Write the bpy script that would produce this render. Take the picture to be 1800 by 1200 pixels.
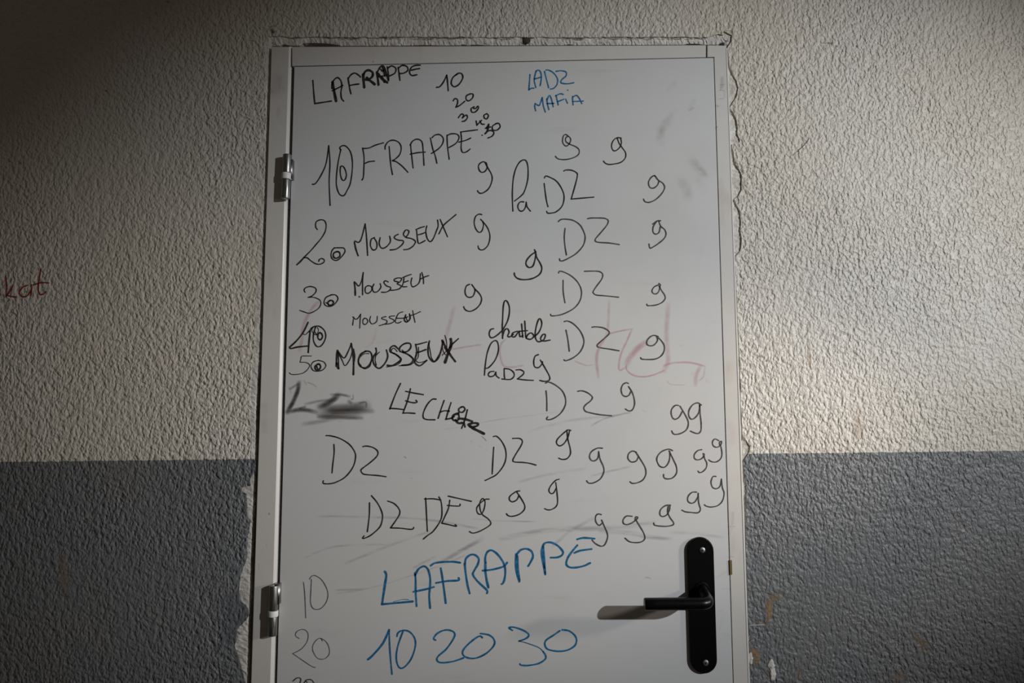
import bpy, bmesh, math, random
from mathutils import Vector, Matrix
random.seed(7)
S = bpy.context.scene
C = S.collection
for o in list(bpy.data.objects): bpy.data.objects.remove(o)

# ------------------------------------------------------------ camera, light, exposure
W, H, F = 1800, 1200, 1250.0
CAM = Vector((0.0, -1.35, 1.36))
PITCH, YAW, ROLL = math.radians(5.14), 0.0, math.radians(-0.35)
ROT = Matrix.Rotation(YAW, 3, 'Z') @ Matrix.Rotation(math.pi/2 + PITCH, 3, 'X') @ Matrix.Rotation(ROLL, 3, 'Z')
cam = bpy.data.cameras.new('camera')
co = bpy.data.objects.new('camera', cam); C.objects.link(co)
cam.sensor_width = 36.0; cam.lens = 36.0*F/W; cam.clip_start = 0.01
co.matrix_world = Matrix.Translation(CAM) @ ROT.to_4x4()
S.camera = co

w = bpy.data.worlds.new('world'); S.world = w; w.use_nodes = True
bg = w.node_tree.nodes['Background']
bg.inputs['Color'].default_value = (1.0, 0.83, 0.67, 1); bg.inputs['Strength'].default_value = 0.044

def spot(name, loc, aim, power, color, radius, size, blend):
    l = bpy.data.lights.new(name, 'SPOT'); l.energy = power; l.color = color
    l.shadow_soft_size = radius; l.spot_size = math.radians(size); l.spot_blend = blend
    o = bpy.data.objects.new(name, l); C.objects.link(o)
    o.location = loc
    o.rotation_euler = (Vector(aim)-Vector(loc)).to_track_quat('-Z', 'Y').to_euler()
    return o
# hand lamp to the right of the photographer, and a warmer lamp further along the corridor
spot('lamp_near', (3.015, -2.607, 2.333), (0.40, 0, 1.50), 475, (0.955, 0.98, 1.0), 0.03, 29.5, 1.0)
spot('lamp_far', (1.63, -0.50, 1.43), (-0.24, 0, 1.24), 57, (1.0, 0.88, 0.76), 0.05, 34.5, 1.0)

S.view_settings.view_transform = 'Standard'; S.view_settings.look = 'None'
S.view_settings.gamma = 1; S.view_settings.use_curve_mapping = False
S.view_settings.exposure = 0.0

# ------------------------------------------------------------ helpers
def at(px, py, Y=0.0):
    d = ROT @ Vector(((px-W/2)/F, -(py-H/2)/F, -1.0))
    return CAM + d*((Y-CAM.y)/d.y)
def tag(o, label=None, cat=None, kind=None, group=None):
    if label: o['label'] = label
    if cat: o['category'] = cat
    if kind: o['kind'] = kind
    if group: o['group'] = group
    return o
def link(name, verts, faces, mat, parent=None, smooth=False, fade=None):
    me = bpy.data.meshes.new(name)
    me.from_pydata([tuple(v) for v in verts], [], faces); me.update()
    if fade is not None:
        a = me.attributes.new('fade', 'FLOAT', 'POINT')
        a.data.foreach_set('value', fade)
    me.materials.append(mat)
    if smooth:
        me.polygons.foreach_set('use_smooth', [True]*len(me.polygons))
    o = bpy.data.objects.new(name, me); C.objects.link(o)
    if parent: o.parent = parent
    return o
def from_bm(name, bm, mat, parent=None, smooth=False):
    me = bpy.data.meshes.new(name); bmesh.ops.recalc_face_normals(bm, faces=bm.faces)
    bm.to_mesh(me); bm.free(); me.materials.append(mat)
    if smooth: me.polygons.foreach_set('use_smooth', [True]*len(me.polygons))
    o = bpy.data.objects.new(name, me); C.objects.link(o)
    if parent: o.parent = parent
    return o
def prism_bm(pts, y0, y1, bevel=0.0, seg=2):
    """pts: (x,z) outline; y0 front, y1 back"""
    bm = bmesh.new()
    f = [bm.verts.new((x, y0, z)) for x, z in pts]; b = [bm.verts.new((x, y1, z)) for x, z in pts]
    n = len(pts); ff = bm.faces.new(f); bm.faces.new(b[::-1])
    for i in range(n): bm.faces.new((f[i], b[i], b[(i+1) % n], f[(i+1) % n]))
    bmesh.ops.recalc_face_normals(bm, faces=bm.faces)
    if bevel:
        bmesh.ops.bevel(bm, geom=list(ff.edges), offset=bevel, segments=seg, profile=0.5, affect='EDGES')
    return bm
def cyl_bm(c, axis, r, h, seg=32, bevel=0.0, r2=None):
    bm = bmesh.new()
    bmesh.ops.create_cone(bm, cap_ends=True, segments=seg, radius1=r, radius2=r if r2 is None else r2, depth=h)
    if bevel:
        es = [e for e in bm.edges if abs(e.verts[0].co.z-e.verts[1].co.z) < 1e-6]
        bmesh.ops.bevel(bm, geom=es, offset=bevel, segments=3, profile=0.5, affect='EDGES')
    q = Vector((0, 0, 1)).rotation_difference(Vector(axis))
    bmesh.ops.transform(bm, matrix=Matrix.Translation(c) @ q.to_matrix().to_4x4(), verts=bm.verts)
    return bm
def xz(px, py, Y=0.0):
    p = at(px, py, Y); return (p.x, p.z)
def lerp_list(tab, t):
    if t <= tab[0][0]: return tab[0][1]
    for (a, va), (b, vb) in zip(tab, tab[1:]):
        if t <= b: return va + (vb-va)*(t-a)/(b-a)
    (a, va), (b, vb) = tab[-2:]
    return vb + (vb-va)*(t-b)/(b-a)

# ------------------------------------------------------------ materials
def mat(name, col, rough=0.5, metal=0.0, spec=0.5):
    m = bpy.data.materials.new(name); m.use_nodes = True
    b = m.node_tree.nodes['Principled BSDF']
    b.inputs['Base Color'].default_value = (*col, 1); b.inputs['Roughness'].default_value = rough
    b.inputs['Metallic'].default_value = metal; b.inputs['Specular IOR Level'].default_value = spec
    return m
class N:
    """small node-building helper"""
    def __init__(s, m): s.t = m.node_tree; s.n = s.t.nodes; s.l = s.t.links; s.b = s.n['Principled BSDF']
    def add(s, typ, **kw):
        nd = s.n.new(typ)
        for k, v in kw.items(): setattr(nd, k, v)
        return nd
    def put(s, sock, v):
        if hasattr(v, 'is_output'): s.l.new(v, sock)
        else: sock.default_value = v
    def math(s, op, a, b=0.0, c=0.0, clamp=False):
        nd = s.add('ShaderNodeMath', operation=op, use_clamp=clamp)
        s.put(nd.inputs[0], a); s.put(nd.inputs[1], b); s.put(nd.inputs[2], c); return nd.outputs[0]
    def mix(s, f, a, b):
        nd = s.add('ShaderNodeMix', data_type='RGBA')
        s.put(nd.inputs[0], f)
        for k, v in ((6, a), (7, b)):
            s.put(nd.inputs[k], v if hasattr(v, 'is_output') else (*v, 1))
        return nd.outputs[2]
    def coord(s, scale=(1, 1, 1), rot=(0, 0, 0), loc=(0, 0, 0)):
        tc = s.add('ShaderNodeTexCoord'); mp = s.add('ShaderNodeMapping')
        s.l.new(tc.outputs['Object'], mp.inputs[0])
        mp.inputs['Scale'].default_value = scale; mp.inputs['Rotation'].default_value = rot; mp.inputs['Location'].default_value = loc
        return mp.outputs[0]
    def noise(s, v, scale, detail=2.0, rough=0.5, dist=0.0):
        nd = s.add('ShaderNodeTexNoise'); s.l.new(v, nd.inputs['Vector'])
        nd.inputs['Scale'].default_value = scale; nd.inputs['Detail'].default_value = detail
        nd.inputs['Roughness'].default_value = rough; nd.inputs['Distortion'].default_value = dist
        return nd.outputs[0]
    def ramp(s, v, lo, hi, a=0.0, b=1.0):
        nd = s.add('ShaderNodeMapRange', clamp=True); s.put(nd.inputs[0], v)
        for i, x in enumerate((lo, hi, a, b)): nd.inputs[i+1].default_value = x
        nd.interpolation_type = 'SMOOTHSTEP'
        return nd.outputs[0]
    def voro(s, v, scale, feature='F1', rnd=1.0):
        nd = s.add('ShaderNodeTexVoronoi', feature=feature); s.l.new(v, nd.inputs['Vector'])
        nd.inputs['Scale'].default_value = scale; nd.inputs['Randomness'].default_value = rnd
        return nd.outputs['Distance']
    def bump(s, h, dist, strength=1.0):
        nd = s.add('ShaderNodeBump'); s.l.new(h, nd.inputs['Height'])
        nd.inputs['Distance'].default_value = dist; nd.inputs['Strength'].default_value = strength
        s.l.new(nd.outputs[0], s.b.inputs['Normal'])

# two-tone roller-textured wall paint: cream above, grey below
p0, p1 = at(0, 811.5), at(1800, 792)
BS = (p1.z-p0.z)/(p1.x-p0.x); BA = p0.z - BS*p0.x
def wall_material():
    m = mat('wall_paint', (0.6, 0.58, 0.52), 0.48, 0, 0.4); n = N(m)
    v = n.coord(); sep = n.add('ShaderNodeSeparateXYZ'); n.l.new(v, sep.inputs[0])
    wob = n.noise(v, 60, 3, 0.6)
    line = n.math('MULTIPLY_ADD', sep.outputs[0], BS, BA)
    d = n.math('SUBTRACT', sep.outputs[2], line)
    d = n.math('ADD', d, n.math('MULTIPLY_ADD', wob, 0.005, -0.0025))
    up = n.ramp(d, -0.0006, 0.0006)
    big = n.noise(v, 1.7, 4, 0.55); mid = n.noise(v, 7.0, 3, 0.55)
    cream = n.mix(n.ramp(big, 0.35, 0.68), (0.575, 0.528, 0.450), (0.60, 0.568, 0.522))
    cream = n.mix(n.ramp(mid, 0.58, 0.75, 0, 0.25), cream, (0.52, 0.465, 0.41))
    grey = n.mix(n.ramp(big, 0.35, 0.65), (0.168, 0.168, 0.170), (0.155, 0.164, 0.176))
    grey = n.mix(n.ramp(n.noise(v, 5.0, 4, 0.6), 0.6, 0.74, 0, 0.45), grey, (0.20, 0.165, 0.13))
    col = n.mix(up, grey, cream)
    # scattered dark specks and a few paint nicks
    sp = n.voro(v, 38); spn = n.noise(v, 9.0, 1)
    col = n.mix(n.math('MULTIPLY', n.ramp(sp, 0.07, 0.13, 1, 0), n.ramp(spn, 0.57, 0.66, 0, 0.75)), col, (0.10, 0.085, 0.07))
    n.l.new(col, n.b.inputs['Base Color'])
    # relief: stretched lumps of roller paint with sharp pits
    vs = n.coord((1.0, 1.0, 0.72), (0, math.radians(-16), 0))
    nd = n.add('ShaderNodeVectorMath', operation='MULTIPLY_ADD')
    wn = n.add('ShaderNodeTexNoise'); n.l.new(vs, wn.inputs['Vector']); wn.inputs['Scale'].default_value = 60
    n.l.new(wn.outputs['Color'], nd.inputs[0]); nd.inputs[1].default_value = (0.003,)*3; n.l.new(vs, nd.inputs[2])
    a = n.noise(nd.outputs[0], 205, 1.2, 0.4)
    b = n.noise(nd.outputs[0], 105, 1.5, 0.5)
    soft = n.ramp(n.noise(v, 3.2, 2), 0.3, 0.7, 0.55, 1.0)
    h = n.math('ADD', n.math('MULTIPLY', n.ramp(a, 0.28, 0.62), 0.75), n.math('MULTIPLY', n.ramp(b, 0.28, 0.62), 0.75))
    h = n.math('MULTIPLY', h, soft)
    h = n.math('ADD', h, n.math('MULTIPLY', n.noise(v, 24, 2), 0.9))
    n.bump(h, 0.0024, 0.9)
    return m
M_wall = wall_material()

def plaster_material():
    m = mat('old_plaster', (0.6, 0.56, 0.5), 0.75, 0, 0.3); n = N(m); v = n.coord()
    c = n.mix(n.ramp(n.noise(v, 30, 4, 0.6), 0.35, 0.7), (0.58, 0.54, 0.49), (0.74, 0.71, 0.66))
    c = n.mix(n.ramp(n.noise(v, 85, 3, 0.65), 0.62, 0.72, 0, 0.8), c, (0.13, 0.10, 0.08))
    n.l.new(c, n.b.inputs['Base Color'])
    n.bump(n.noise(v, 110, 5, 0.6), 0.0045, 0.85)
    return m
M_plaster = plaster_material()
M_masonry = mat('bare_masonry', (0.055, 0.04, 0.03), 0.9)

def paint_metal(name, a, b, stain, amt, rough):
    m = mat(name, a, rough, 0, 0.45); n = N(m); v = n.coord()
    c = n.mix(n.ramp(n.noise(v, 4.5, 4, 0.6), 0.35, 0.7), a, b)
    vs = n.coord((1.0, 1.0, 0.35))
    c = n.mix(n.ramp(n.noise(vs, 14, 5, 0.62), 0.56, 0.78, 0, amt), c, stain)
    c = n.mix(n.ramp(n.voro(v, 17), 0.025, 0.05, 0.5, 0), c, (0.14, 0.10, 0.08))
    n.l.new(c, n.b.inputs['Base Color'])
    n.l.new(n.ramp(n.noise(v, 25, 3), 0.3, 0.7, rough-0.06, rough+0.10), n.b.inputs['Roughness'])
    n.bump(n.noise(v, 300, 2), 0.0002, 0.5)
    return m
M_jamb = paint_metal('frame_enamel', (0.60, 0.58, 0.54), (0.62, 0.59, 0.56), (0.40, 0.33, 0.28), 0.45, 0.42)
M_jamb_lit = mat('frame_enamel_lit', (0.70, 0.68, 0.65), 0.4)  # lighter frame enamel: light on the right-facing edges put into the colour

def leaf_material():
    m = mat('door_laminate', (0.62, 0.62, 0.63), 0.36, 0, 0.45); n = N(m); v = n.coord()
    c = n.mix(n.ramp(n.noise(v, 2.6, 3, 0.5), 0.35, 0.68), (0.602, 0.597, 0.583), (0.594, 0.597, 0.606))
    c = n.mix(n.ramp(n.noise(v, 6.0, 4, 0.6), 0.55, 0.8, 0, 0.22), c, (0.46, 0.45, 0.43))
    # wiped-off dirt: long shallow streaks rising to the right
    vs = n.coord((1.0, 1.0, 6.0), (0, math.radians(11), 0))
    st = n.noise(vs, 5.0, 6, 0.62)
    c = n.mix(n.ramp(st, 0.58, 0.76, 0, 0.16), c, (0.33, 0.325, 0.33))
    n.l.new(c, n.b.inputs['Base Color'])
    n.l.new(n.ramp(n.noise(v, 12, 4), 0.3, 0.7, 0.30, 0.46), n.b.inputs['Roughness'])
    n.bump(n.noise(v, 500, 2), 0.0001, 0.4)
    return m
M_leaf = leaf_material()

def steel(name, a, rough):
    m = mat(name, a, rough, 1.0); n = N(m); v = n.coord((1, 1, 0.15))
    n.l.new(n.ramp(n.noise(v, 260, 3), 0.3, 0.7, rough-0.08, rough+0.1), n.b.inputs['Roughness'])
    return m
M_steel = steel('zinc_steel', (0.30, 0.305, 0.30), 0.36)
M_screw = steel('screw_steel', (0.28, 0.28, 0.28), 0.55)
M_ring = mat('white_nylon', (0.74, 0.73, 0.71), 0.45)
def black_material():
    m = mat('black_lacquer', (0.0025, 0.0025, 0.003), 0.30, 0, 0.22); n = N(m); v = n.coord()
    n.l.new(n.ramp(n.noise(v, 400, 2), 0.35, 0.7, 0.29, 0.33), n.b.inputs['Roughness'])
    return m
M_black = black_material()
M_slit_shade = mat('slit_shade_black', (0.008, 0.006, 0.005), 0.8)  # flat black that paints the shade inside the door slits
M_brass = mat('tarnished_brass', (0.22, 0.16, 0.07), 0.45, 0.5)
def floor_material():
    m = mat('floor_screed', (0.2, 0.19, 0.175), 0.6); n = N(m); v = n.coord()
    n.l.new(n.mix(n.noise(v, 8, 5), (0.15, 0.14, 0.13), (0.26, 0.25, 0.23)), n.b.inputs['Base Color']); return m

def ink(name, col, rough=0.5):
    m = mat(name, col, rough, 0, 0.25); n = N(m); v = n.coord()
    n.l.new(n.mix(n.ramp(n.noise(v, 180, 2), 0.35, 0.8, 0, 1), col, tuple(min(1, c*1.7+0.015) for c in col)), n.b.inputs['Base Color'])
    return m
I_black = ink('black_marker', (0.020, 0.017, 0.015))
I_soft = ink('worn_black_marker', (0.055, 0.050, 0.048))
I_grey = ink('thin_grey_pen', (0.075, 0.080, 0.085))
I_blue = ink('blue_marker', (0.020, 0.130, 0.270))
I_blue2 = ink('dark_blue_marker', (0.010, 0.108, 0.235))
I_red = ink('red_marker', (0.20, 0.018, 0.010))

def smear(name, col, rough=0.6, nscale=(40, 1, 40), lo=0.3, hi=0.6, rot=0.0, base=0.35):
    """translucent rubbed pigment; opacity comes from the stroke's own fade and a noise"""
    m = mat(name, col, rough, 0, 0.25); n = N(m)
    v = n.coord(nscale, (0, math.radians(rot), 0))
    at_ = n.add('ShaderNodeAttribute', attribute_name='fade')
    f = n.math('MULTIPLY', at_.outputs['Fac'], n.ramp(n.noise(v, 1.0, 4, 0.6), lo, hi, base, 1.0), clamp=True)
    tr = n.add('ShaderNodeBsdfTransparent'); mx = n.add('ShaderNodeMixShader')
    f = n.math('MULTIPLY', f, 1.1 if name == 'smeared_black_ink' else 1.0); n.l.new(f, mx.inputs[0]); n.l.new(tr.outputs[0], mx.inputs[1]); n.l.new(n.b.outputs[0], mx.inputs[2])
    out = n.n['Material Output']; n.l.new(mx.outputs[0], out.inputs['Surface'])
    return m
T_black = smear('smeared_black_ink', (0.060, 0.048, 0.042), 0.6, (9, 1, 60), 0.25, 0.62, 8, 0.5)
T_pink = smear('wiped_pink_marker', (0.60, 0.30, 0.34), 0.5, (60, 1, 60), 0.3, 0.6, 0, 0.55)
T_grey = smear('grey_rub_mark', (0.20, 0.20, 0.21), 0.6, (14, 1, 90), 0.35, 0.65, 14, 0.15)
T_dirt = smear('brown_hand_dirt', (0.26, 0.235, 0.205), 0.6, (30, 1, 30), 0.3, 0.65, 0, 0.1)
T_ochre = smear('ochre_bare_render', (0.36, 0.225, 0.12), 0.8, (160, 1, 160), 0.35, 0.55, 0, 0.1)
T_white = smear('white_plaster_splash', (0.62, 0.60, 0.56), 0.8, (200, 1, 200), 0.3, 0.5, 0, 0.4)
T_crack = smear('dark_crack', (0.03, 0.025, 0.02), 0.8, (120, 1, 120), 0.3, 0.5, 0, 0.5)

# ------------------------------------------------------------ stroke tools
def parse(s):
    out = []
    for st in s.split(';'):
        pts = [tuple(float(q) for q in p.split(',')) for p in st.split()]
        if pts: out.append(pts)
    return out
def catmull(P, sub=5):
    if len(P) < 3: return P
    Q = [P[0]] + P + [P[-1]]; R = []
    for i in range(1, len(Q)-2):
        p0, p1, p2, p3 = Q[i-1:i+3]
        for k in range(sub):
            t = k/sub
            R.append(tuple(0.5*((2*p1[j]) + (-p0[j]+p2[j])*t + (2*p0[j]-5*p1[j]+4*p2[j]-p3[j])*t*t + (-p0[j]+3*p1[j]-3*p2[j]+p3[j])*t**3) for j in (0, 1)))
    R.append(P[-1]); return R
def hard(name, o, s, mt, parent, Y, w=16, label=None, sc=6.0):
    """marker line as a flat ribbon of ink; o = crop origin, w = width in crop units; 'w:' prefix sets a stroke's own width"""
    vs, fs = [], []
    for st in s.split(';'):
        st = st.strip()
        if not st: continue
        ww = w
        if ':' in st: a, st = st.split(':'); ww = float(a)
        P = catmull([tuple(float(q) for q in p.split(',')) for p in st.split()])
        if len(P) == 1: P = [P[0], (P[0][0]+2, P[0][1]+1)]
        P = [(o[0]+x/sc, o[1]+y/sc) for x, y in P]
        r0 = ww/sc/2; n = len(P); ph = random.uniform(0, 6)
        base = len(vs)
        for i, (x, y) in enumerate(P):
            a = P[max(0, i-1)]; b = P[min(n-1, i+1)]
            dx, dy = b[0]-a[0], b[1]-a[1]; L = math.hypot(dx, dy) or 1
            nx, ny = -dy/L, dx/L
            r = r0*(1+0.10*math.sin(i*0.7+ph))
            vs += [at(x+nx*r, y+ny*r, Y), at(x-nx*r, y-ny*r, Y)]
            if i: k = base+2*i; fs.append((k-2, k-1, k+1, k))
        for (cx, cy), (ex, ey) in ((P[0], P[1]), (P[-1], P[-2])):
            ang = math.atan2(cy-ey, cx-ex); c0 = len(vs); vs.append(at(cx, cy, Y))
            for k in range(7):
                t = ang - math.pi/2 + math.pi*k/6
                vs.append(at(cx+r0*math.cos(t), cy+r0*math.sin(t), Y))
            for k in range(6): fs.append((c0, c0+k+1, c0+k+2))
    ob = link(name, vs, fs, mt, parent)
    # all faces look towards the room
    me = ob.data; bm = bmesh.new(); bm.from_mesh(me)
    for f in bm.faces:
        f.normal_update()
        if f.normal.y > 0: f.normal_flip()
    bm.to_mesh(me); bm.free()
    if label: ob['label'] = label
    return ob
def soft(name, o, s, mt, parent, Y, label=None, sc=6.0):
    """'width,opacity: points' strokes that fade to nothing at their rims and ends"""
    vs, fs, fd = [], [], []
    lanes = [(-1, 0), (-0.5, .6), (0, 1), (0.5, .6), (1, 0)]
    for q, st in enumerate([t for t in s.split(';') if t.strip()]):
        a, st = st.split(':'); ww, op = (float(t) for t in a.split(','))
        P = catmull([tuple(float(t) for t in p.split(',')) for p in st.split()], 4)
        P = [(o[0]+x/sc, o[1]+y/sc) for x, y in P]; r = ww/sc/2; n = len(P)
        D = [0.0]
        for a, b in zip(P, P[1:]): D.append(D[-1]+math.hypot(a[0]-b[0], a[1]-b[1]))
        tot = D[-1] or 1.0; ext = r*0.9
        (ax, ay), (bx, by) = P[0], P[1]; L = D[1] or 1
        pre = [(ax+(ax-bx)/L*ext*k, ay+(ay-by)/L*ext*k) for k in (1.0, 0.5)]
        (ax, ay), (bx, by) = P[-1], P[-2]; L = (D[-1]-D[-2]) or 1
        post = [(ax+(ax-bx)/L*ext*k, ay+(ay-by)/L*ext*k) for k in (0.5, 1.0)]
        tl = min(max(tot*0.22, r*0.5), r*3.0)
        EN = [0, .22] + [0.45+0.55*min(1, min(d, tot-d)/tl) for d in D] + [.22, 0]
        P = pre + P + post
        n = len(P); base = len(vs); yy = Y - 0.00003*q
        for i, (x, y) in enumerate(P):
            a = P[max(0, i-1)]; b = P[min(n-1, i+1)]
            dx, dy = b[0]-a[0], b[1]-a[1]; L = math.hypot(dx, dy) or 1
            nx, ny = -dy/L, dx/L; e = EN[i]
            for u, al in lanes:
                vs.append(at(x+nx*r*u, y+ny*r*u, yy)); fd.append(al*op*e)
            if i:
                for k in range(4):
                    j = base+5*i+k; fs.append((j-5, j-4, j+1, j))
    ob = link(name, vs, fs, mt, parent, fade=fd)
    if label: ob['label'] = label
    return ob

# ------------------------------------------------------------ floor and wall
fl = link('floor', [(-2.2, -3.2, 0), (2.2, -3.2, 0), (2.2, 0.2, 0), (-2.2, 0.2, 0), (-2.2, -3.2, -.1), (2.2, -3.2, -.1), (2.2, .2, -.1), (-2.2, .2, -.1)],
          [(0, 1, 2, 3), (7, 6, 5, 4), (0, 4, 5, 1), (1, 5, 6, 2), (2, 6, 7, 3), (3, 7, 4, 0)], floor_material())
tag(fl, 'plain grey floor in front of the door', 'floor', 'structure')

JL = lambda y: 477 - 36.0*(y-82)/1118         # left jamb, outer edge
JR = lambda y: 1275.5 + 0.0352*(y-80)         # right jamb, outer edge
# ragged edge of the painted skin round the frame, read off the photograph
LE = [(62, 471), (70, 468), (78, 464), (86, 466), (100, 467), (140, 468), (180, 466), (215, 467), (238, 464), (247, 454), (255, 460), (262, 465), (300, 466), (330, 463), (352, 464), (380, 461), (400, 460), (420, 457), (440, 454),
      (462, 456), (480, 452), (490, 454), (520, 450), (560, 448), (600, 447), (640, 444), (662, 442), (672, 440), (700, 439), (715, 442), (730, 438), (748, 441), (765, 443), (790, 443), (806, 445), (812, 450), (828, 449), (838, 441),
      (846, 438), (853, 441), (856, 426), (862, 424), (868, 433), (885, 434), (900, 433), (908, 435), (916, 440), (926, 438), (936, 437), (945, 433), (958, 434), (972, 434), (985, 432), (997, 427), (1010, 423), (1025, 421), (1043, 420),
      (1050, 421), (1058, 424), (1064, 432), (1072, 436), (1083, 436), (1090, 432), (1098, 424), (1105, 417), (1115, 416), (1125, 415), (1135, 412), (1145, 416), (1155, 420), (1170, 424), (1185, 427), (1200, 431), (1230, 425)]
RE = [(54, 1272), (62, 1287), (72, 1286), (84, 1279), (100, 1281), (118, 1283), (130, 1288), (142, 1295), (155, 1298), (170, 1295), (184, 1286), (190, 1283), (197, 1289), (207, 1294), (225, 1297), (234, 1296), (246, 1301), (250, 1300), (253, 1288), (258, 1287),
      (268, 1290), (287, 1292), (297, 1299), (308, 1304), (333, 1304), (343, 1299), (350, 1291), (360, 1295), (372, 1301), (390, 1303), (405, 1301), (418, 1304), (435, 1303), (442, 1301), (450, 1294), (458, 1291), (470, 1293), (520, 1295), (560, 1297),
      (600, 1299), (625, 1300), (640, 1302), (660, 1301), (680, 1303), (700, 1302), (735, 1304), (760, 1305), (768, 1307), (775, 1313), (785, 1319), (795, 1317), (802, 1312), (810, 1307), (830, 1308), (850, 1312), (880, 1312), (920, 1311), (950, 1311),
      (1000, 1312), (1040, 1315), (1080, 1314), (1096, 1317), (1108, 1315), (1115, 1319), (1124, 1321), (1127, 1317), (1140, 1316), (1165, 1318), (1200, 1316), (1240, 1318)]
def jag(tab, amp):
    out = []
    for (y0, x0), (y1, x1) in zip(tab, tab[1:]):
        out.append((y0, x0)); k = max(1, int((y1-y0)/5))
        for i in range(1, k):
            t = i/k; out.append((y0+(y1-y0)*t, x0+(x1-x0)*t + random.uniform(-amp, amp)))
    out.append(tab[-1]); return out
LEj, REj = jag(LE, 0.9), jag(RE, 0.45)
TEj = []
x = 471
while x < 1272:
    TEj.append((x, 65.5 + random.uniform(-1.5, 1.0) - (2.5 if 476 < x < 500 else 0) + (-5*math.sin((x-1240)/47*math.pi)**2 if x > 1240 else 0))); x += random.uniform(4, 10)
TEj[0] = (471, 62); TEj.append((1272, 54))
XL, XR, ZT = -2.2, 2.2, 2.75
def wall_skin():
    vs, fs = [], []; T = 0.0035
    def edge(pts, far):
        """quad strips from a ragged edge to a straight far side, plus the little step at the edge"""
        b = len(vs)
        for (x, z), (fx, fz) in zip(pts, far):
            vs.extend([(x, 0, z), (fx, 0, fz), (x, T, z)])
        for i in range(len(pts)-1):
            a = b+3*i; c = a+3
            fs.append((a, a+1, c+1, c)); fs.append((a, c, c+2, a+2))
    L = [xz(x, y) for y, x in LEj]; z = L[-1][1]
    while z > 0.02:
        z -= random.uniform(.02, .05); L.append((L[-1][0]+random.uniform(-.006, .006), max(z, 0)))
    R = [xz(x, y) for y, x in REj]; z = R[-1][1]
    while z > 0.02:
        z -= random.uniform(.02, .05); R.append((xz(1320, 1240)[0]+random.uniform(-.002, .002), max(z, 0)))
    Tt = [xz(x, y) for x, y in TEj]
    edge(L, [(XL, z) for x, z in L]); edge(R, [(XR, z) for x, z in R]); edge(Tt, [(x, ZT) for x, z in Tt])
    b = len(vs); l0, r0 = L[0], R[0]
    vs.extend([(XL, 0, l0[1]), (l0[0], 0, l0[1]), (l0[0], 0, ZT), (XL, 0, ZT), (r0[0], 0, r0[1]), (XR, 0, r0[1]), (XR, 0, ZT), (r0[0], 0, ZT)])
    fs.extend([(b, b+1, b+2, b+3), (b+4, b+5, b+6, b+7)])
    ob = link('wall_back', vs, fs, M_wall)
    bm = bmesh.new(); bm.from_mesh(ob.data)
    for f in bm.faces:
        f.normal_update()
        if f.normal.y > 0.5: f.normal_flip()
    bm.to_mesh(ob.data); bm.free()
    return ob
wall = tag(wall_skin(), 'textured wall painted cream above and grey below, around the graffitied door', 'wall', 'structure')
# masonry body behind the paint, with the door opening
def box_to(bm, x0, x1, y0, y1, z0, z1):
    g = bmesh.ops.create_cube(bm, size=1)['verts']
    bmesh.ops.transform(bm, matrix=Matrix.Translation(((x0+x1)/2, (y0+y1)/2, (z0+z1)/2)) @ Matrix.Diagonal((x1-x0, y1-y0, z1-z0, 1)), verts=g)
ox0, ox1, oz = at(440, 1200).x - .06, at(1310, 1200).x + .06, at(900, 64).z + .03
bm = bmesh.new()
box_to(bm, XL, ox0, .012, .16, 0, ZT); box_to(bm, ox1, XR, .012, .16, 0, ZT); box_to(bm, ox0, ox1, .012, .16, oz, ZT)
from_bm('masonry', bm, M_masonry, wall)
# old plaster between paint and frame: rough strips with thickness
def plaster_strip(name, rows, label, closed_back=0.03, depth=lambda y: 0.0030):
    """rows: list of (under-paint end, frame end) as px pairs"""
    vs, fs = [], []; K = 7
    for i, (a, b) in enumerate(rows):
        for k in range(K):
            t = k/(K-1); px = a[0]+(b[0]-a[0])*t; py = a[1]+(b[1]-a[1])*t
            Y = depth(py) + 0.0006 + random.uniform(-.0004, .0014) - (0.0012*math.sin(t*math.pi)) + (0.0012 if k == K-1 else 0)
            vs.append(at(px, py, Y))
        e = vs[-1]; vs.append(Vector((e.x, closed_back, e.z)))
    n = K+1
    for i in range(len(rows)-1):
        for k in range(K): a = n*i+k; fs.append((a, a+1, a+n+1, a+n))
    ob = link(name, vs, fs, M_plaster, wall); ob['label'] = label
    return ob
GL = [(80, 1), (330, 1.2), (450, 2), (600, 2), (655, 3), (668, 5.5), (700, 5), (720, 7), (760, 5), (800, 4.5), (900, 5), (1000, 6.5), (1050, 4.5), (1090, 8), (1150, 6), (1240, 5)]
rows = []; y = 60.0
while y < 1245:
    g = max(.5, lerp_list(GL, y) - 1.2 + random.uniform(-.8, .8))
    xe = lerp_list(LE, y); xi = max(JL(y)-g, xe+1.0)
    rows.append(((min(xe-14, xi-15), y), (xi, y))); y += random.uniform(2.5, 5)
rows.append(((405, 2100), (414, 2100)))
plaster_strip('plaster_edge', rows, 'torn whitish plaster left of the door frame', depth=lambda y: 0.0008 if y < 600 else min(0.0030, 0.0008+(y-600)*0.000006))
GR = [(80, -2), (195, -1.5), (196, 1), (203, 1), (206, -2), (452, -2), (458, 2), (468, 1), (480, 0), (560, 0.6), (575, 2.0), (598, 1), (626, 1), (632, 5), (644, 4.5), (648, 1.2), (657, 2), (664, 4.5), (676, 6), (684, 5.5), (690, 1.2), (710, 1.2), (718, 4), (735, 5), (746, 5), (750, 1.5), (762, 3.5), (770, 6), (773, 5), (777, 1.0), (782, 3), (786, .8), (830, 1), (842, 2), (848, .5), (930, .5), (938, 2.5), (944, .5), (1240, .3)]
rows = []; y = 58.0
while y < 1245:
    g = lerp_list(GR, y)
    xi = JR(y)+g; xe = lerp_list(RE, y)
    rows.append(((max(xe+14, xi+15), y), (xi, y))); y += random.uniform(2.0, 4)
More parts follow.
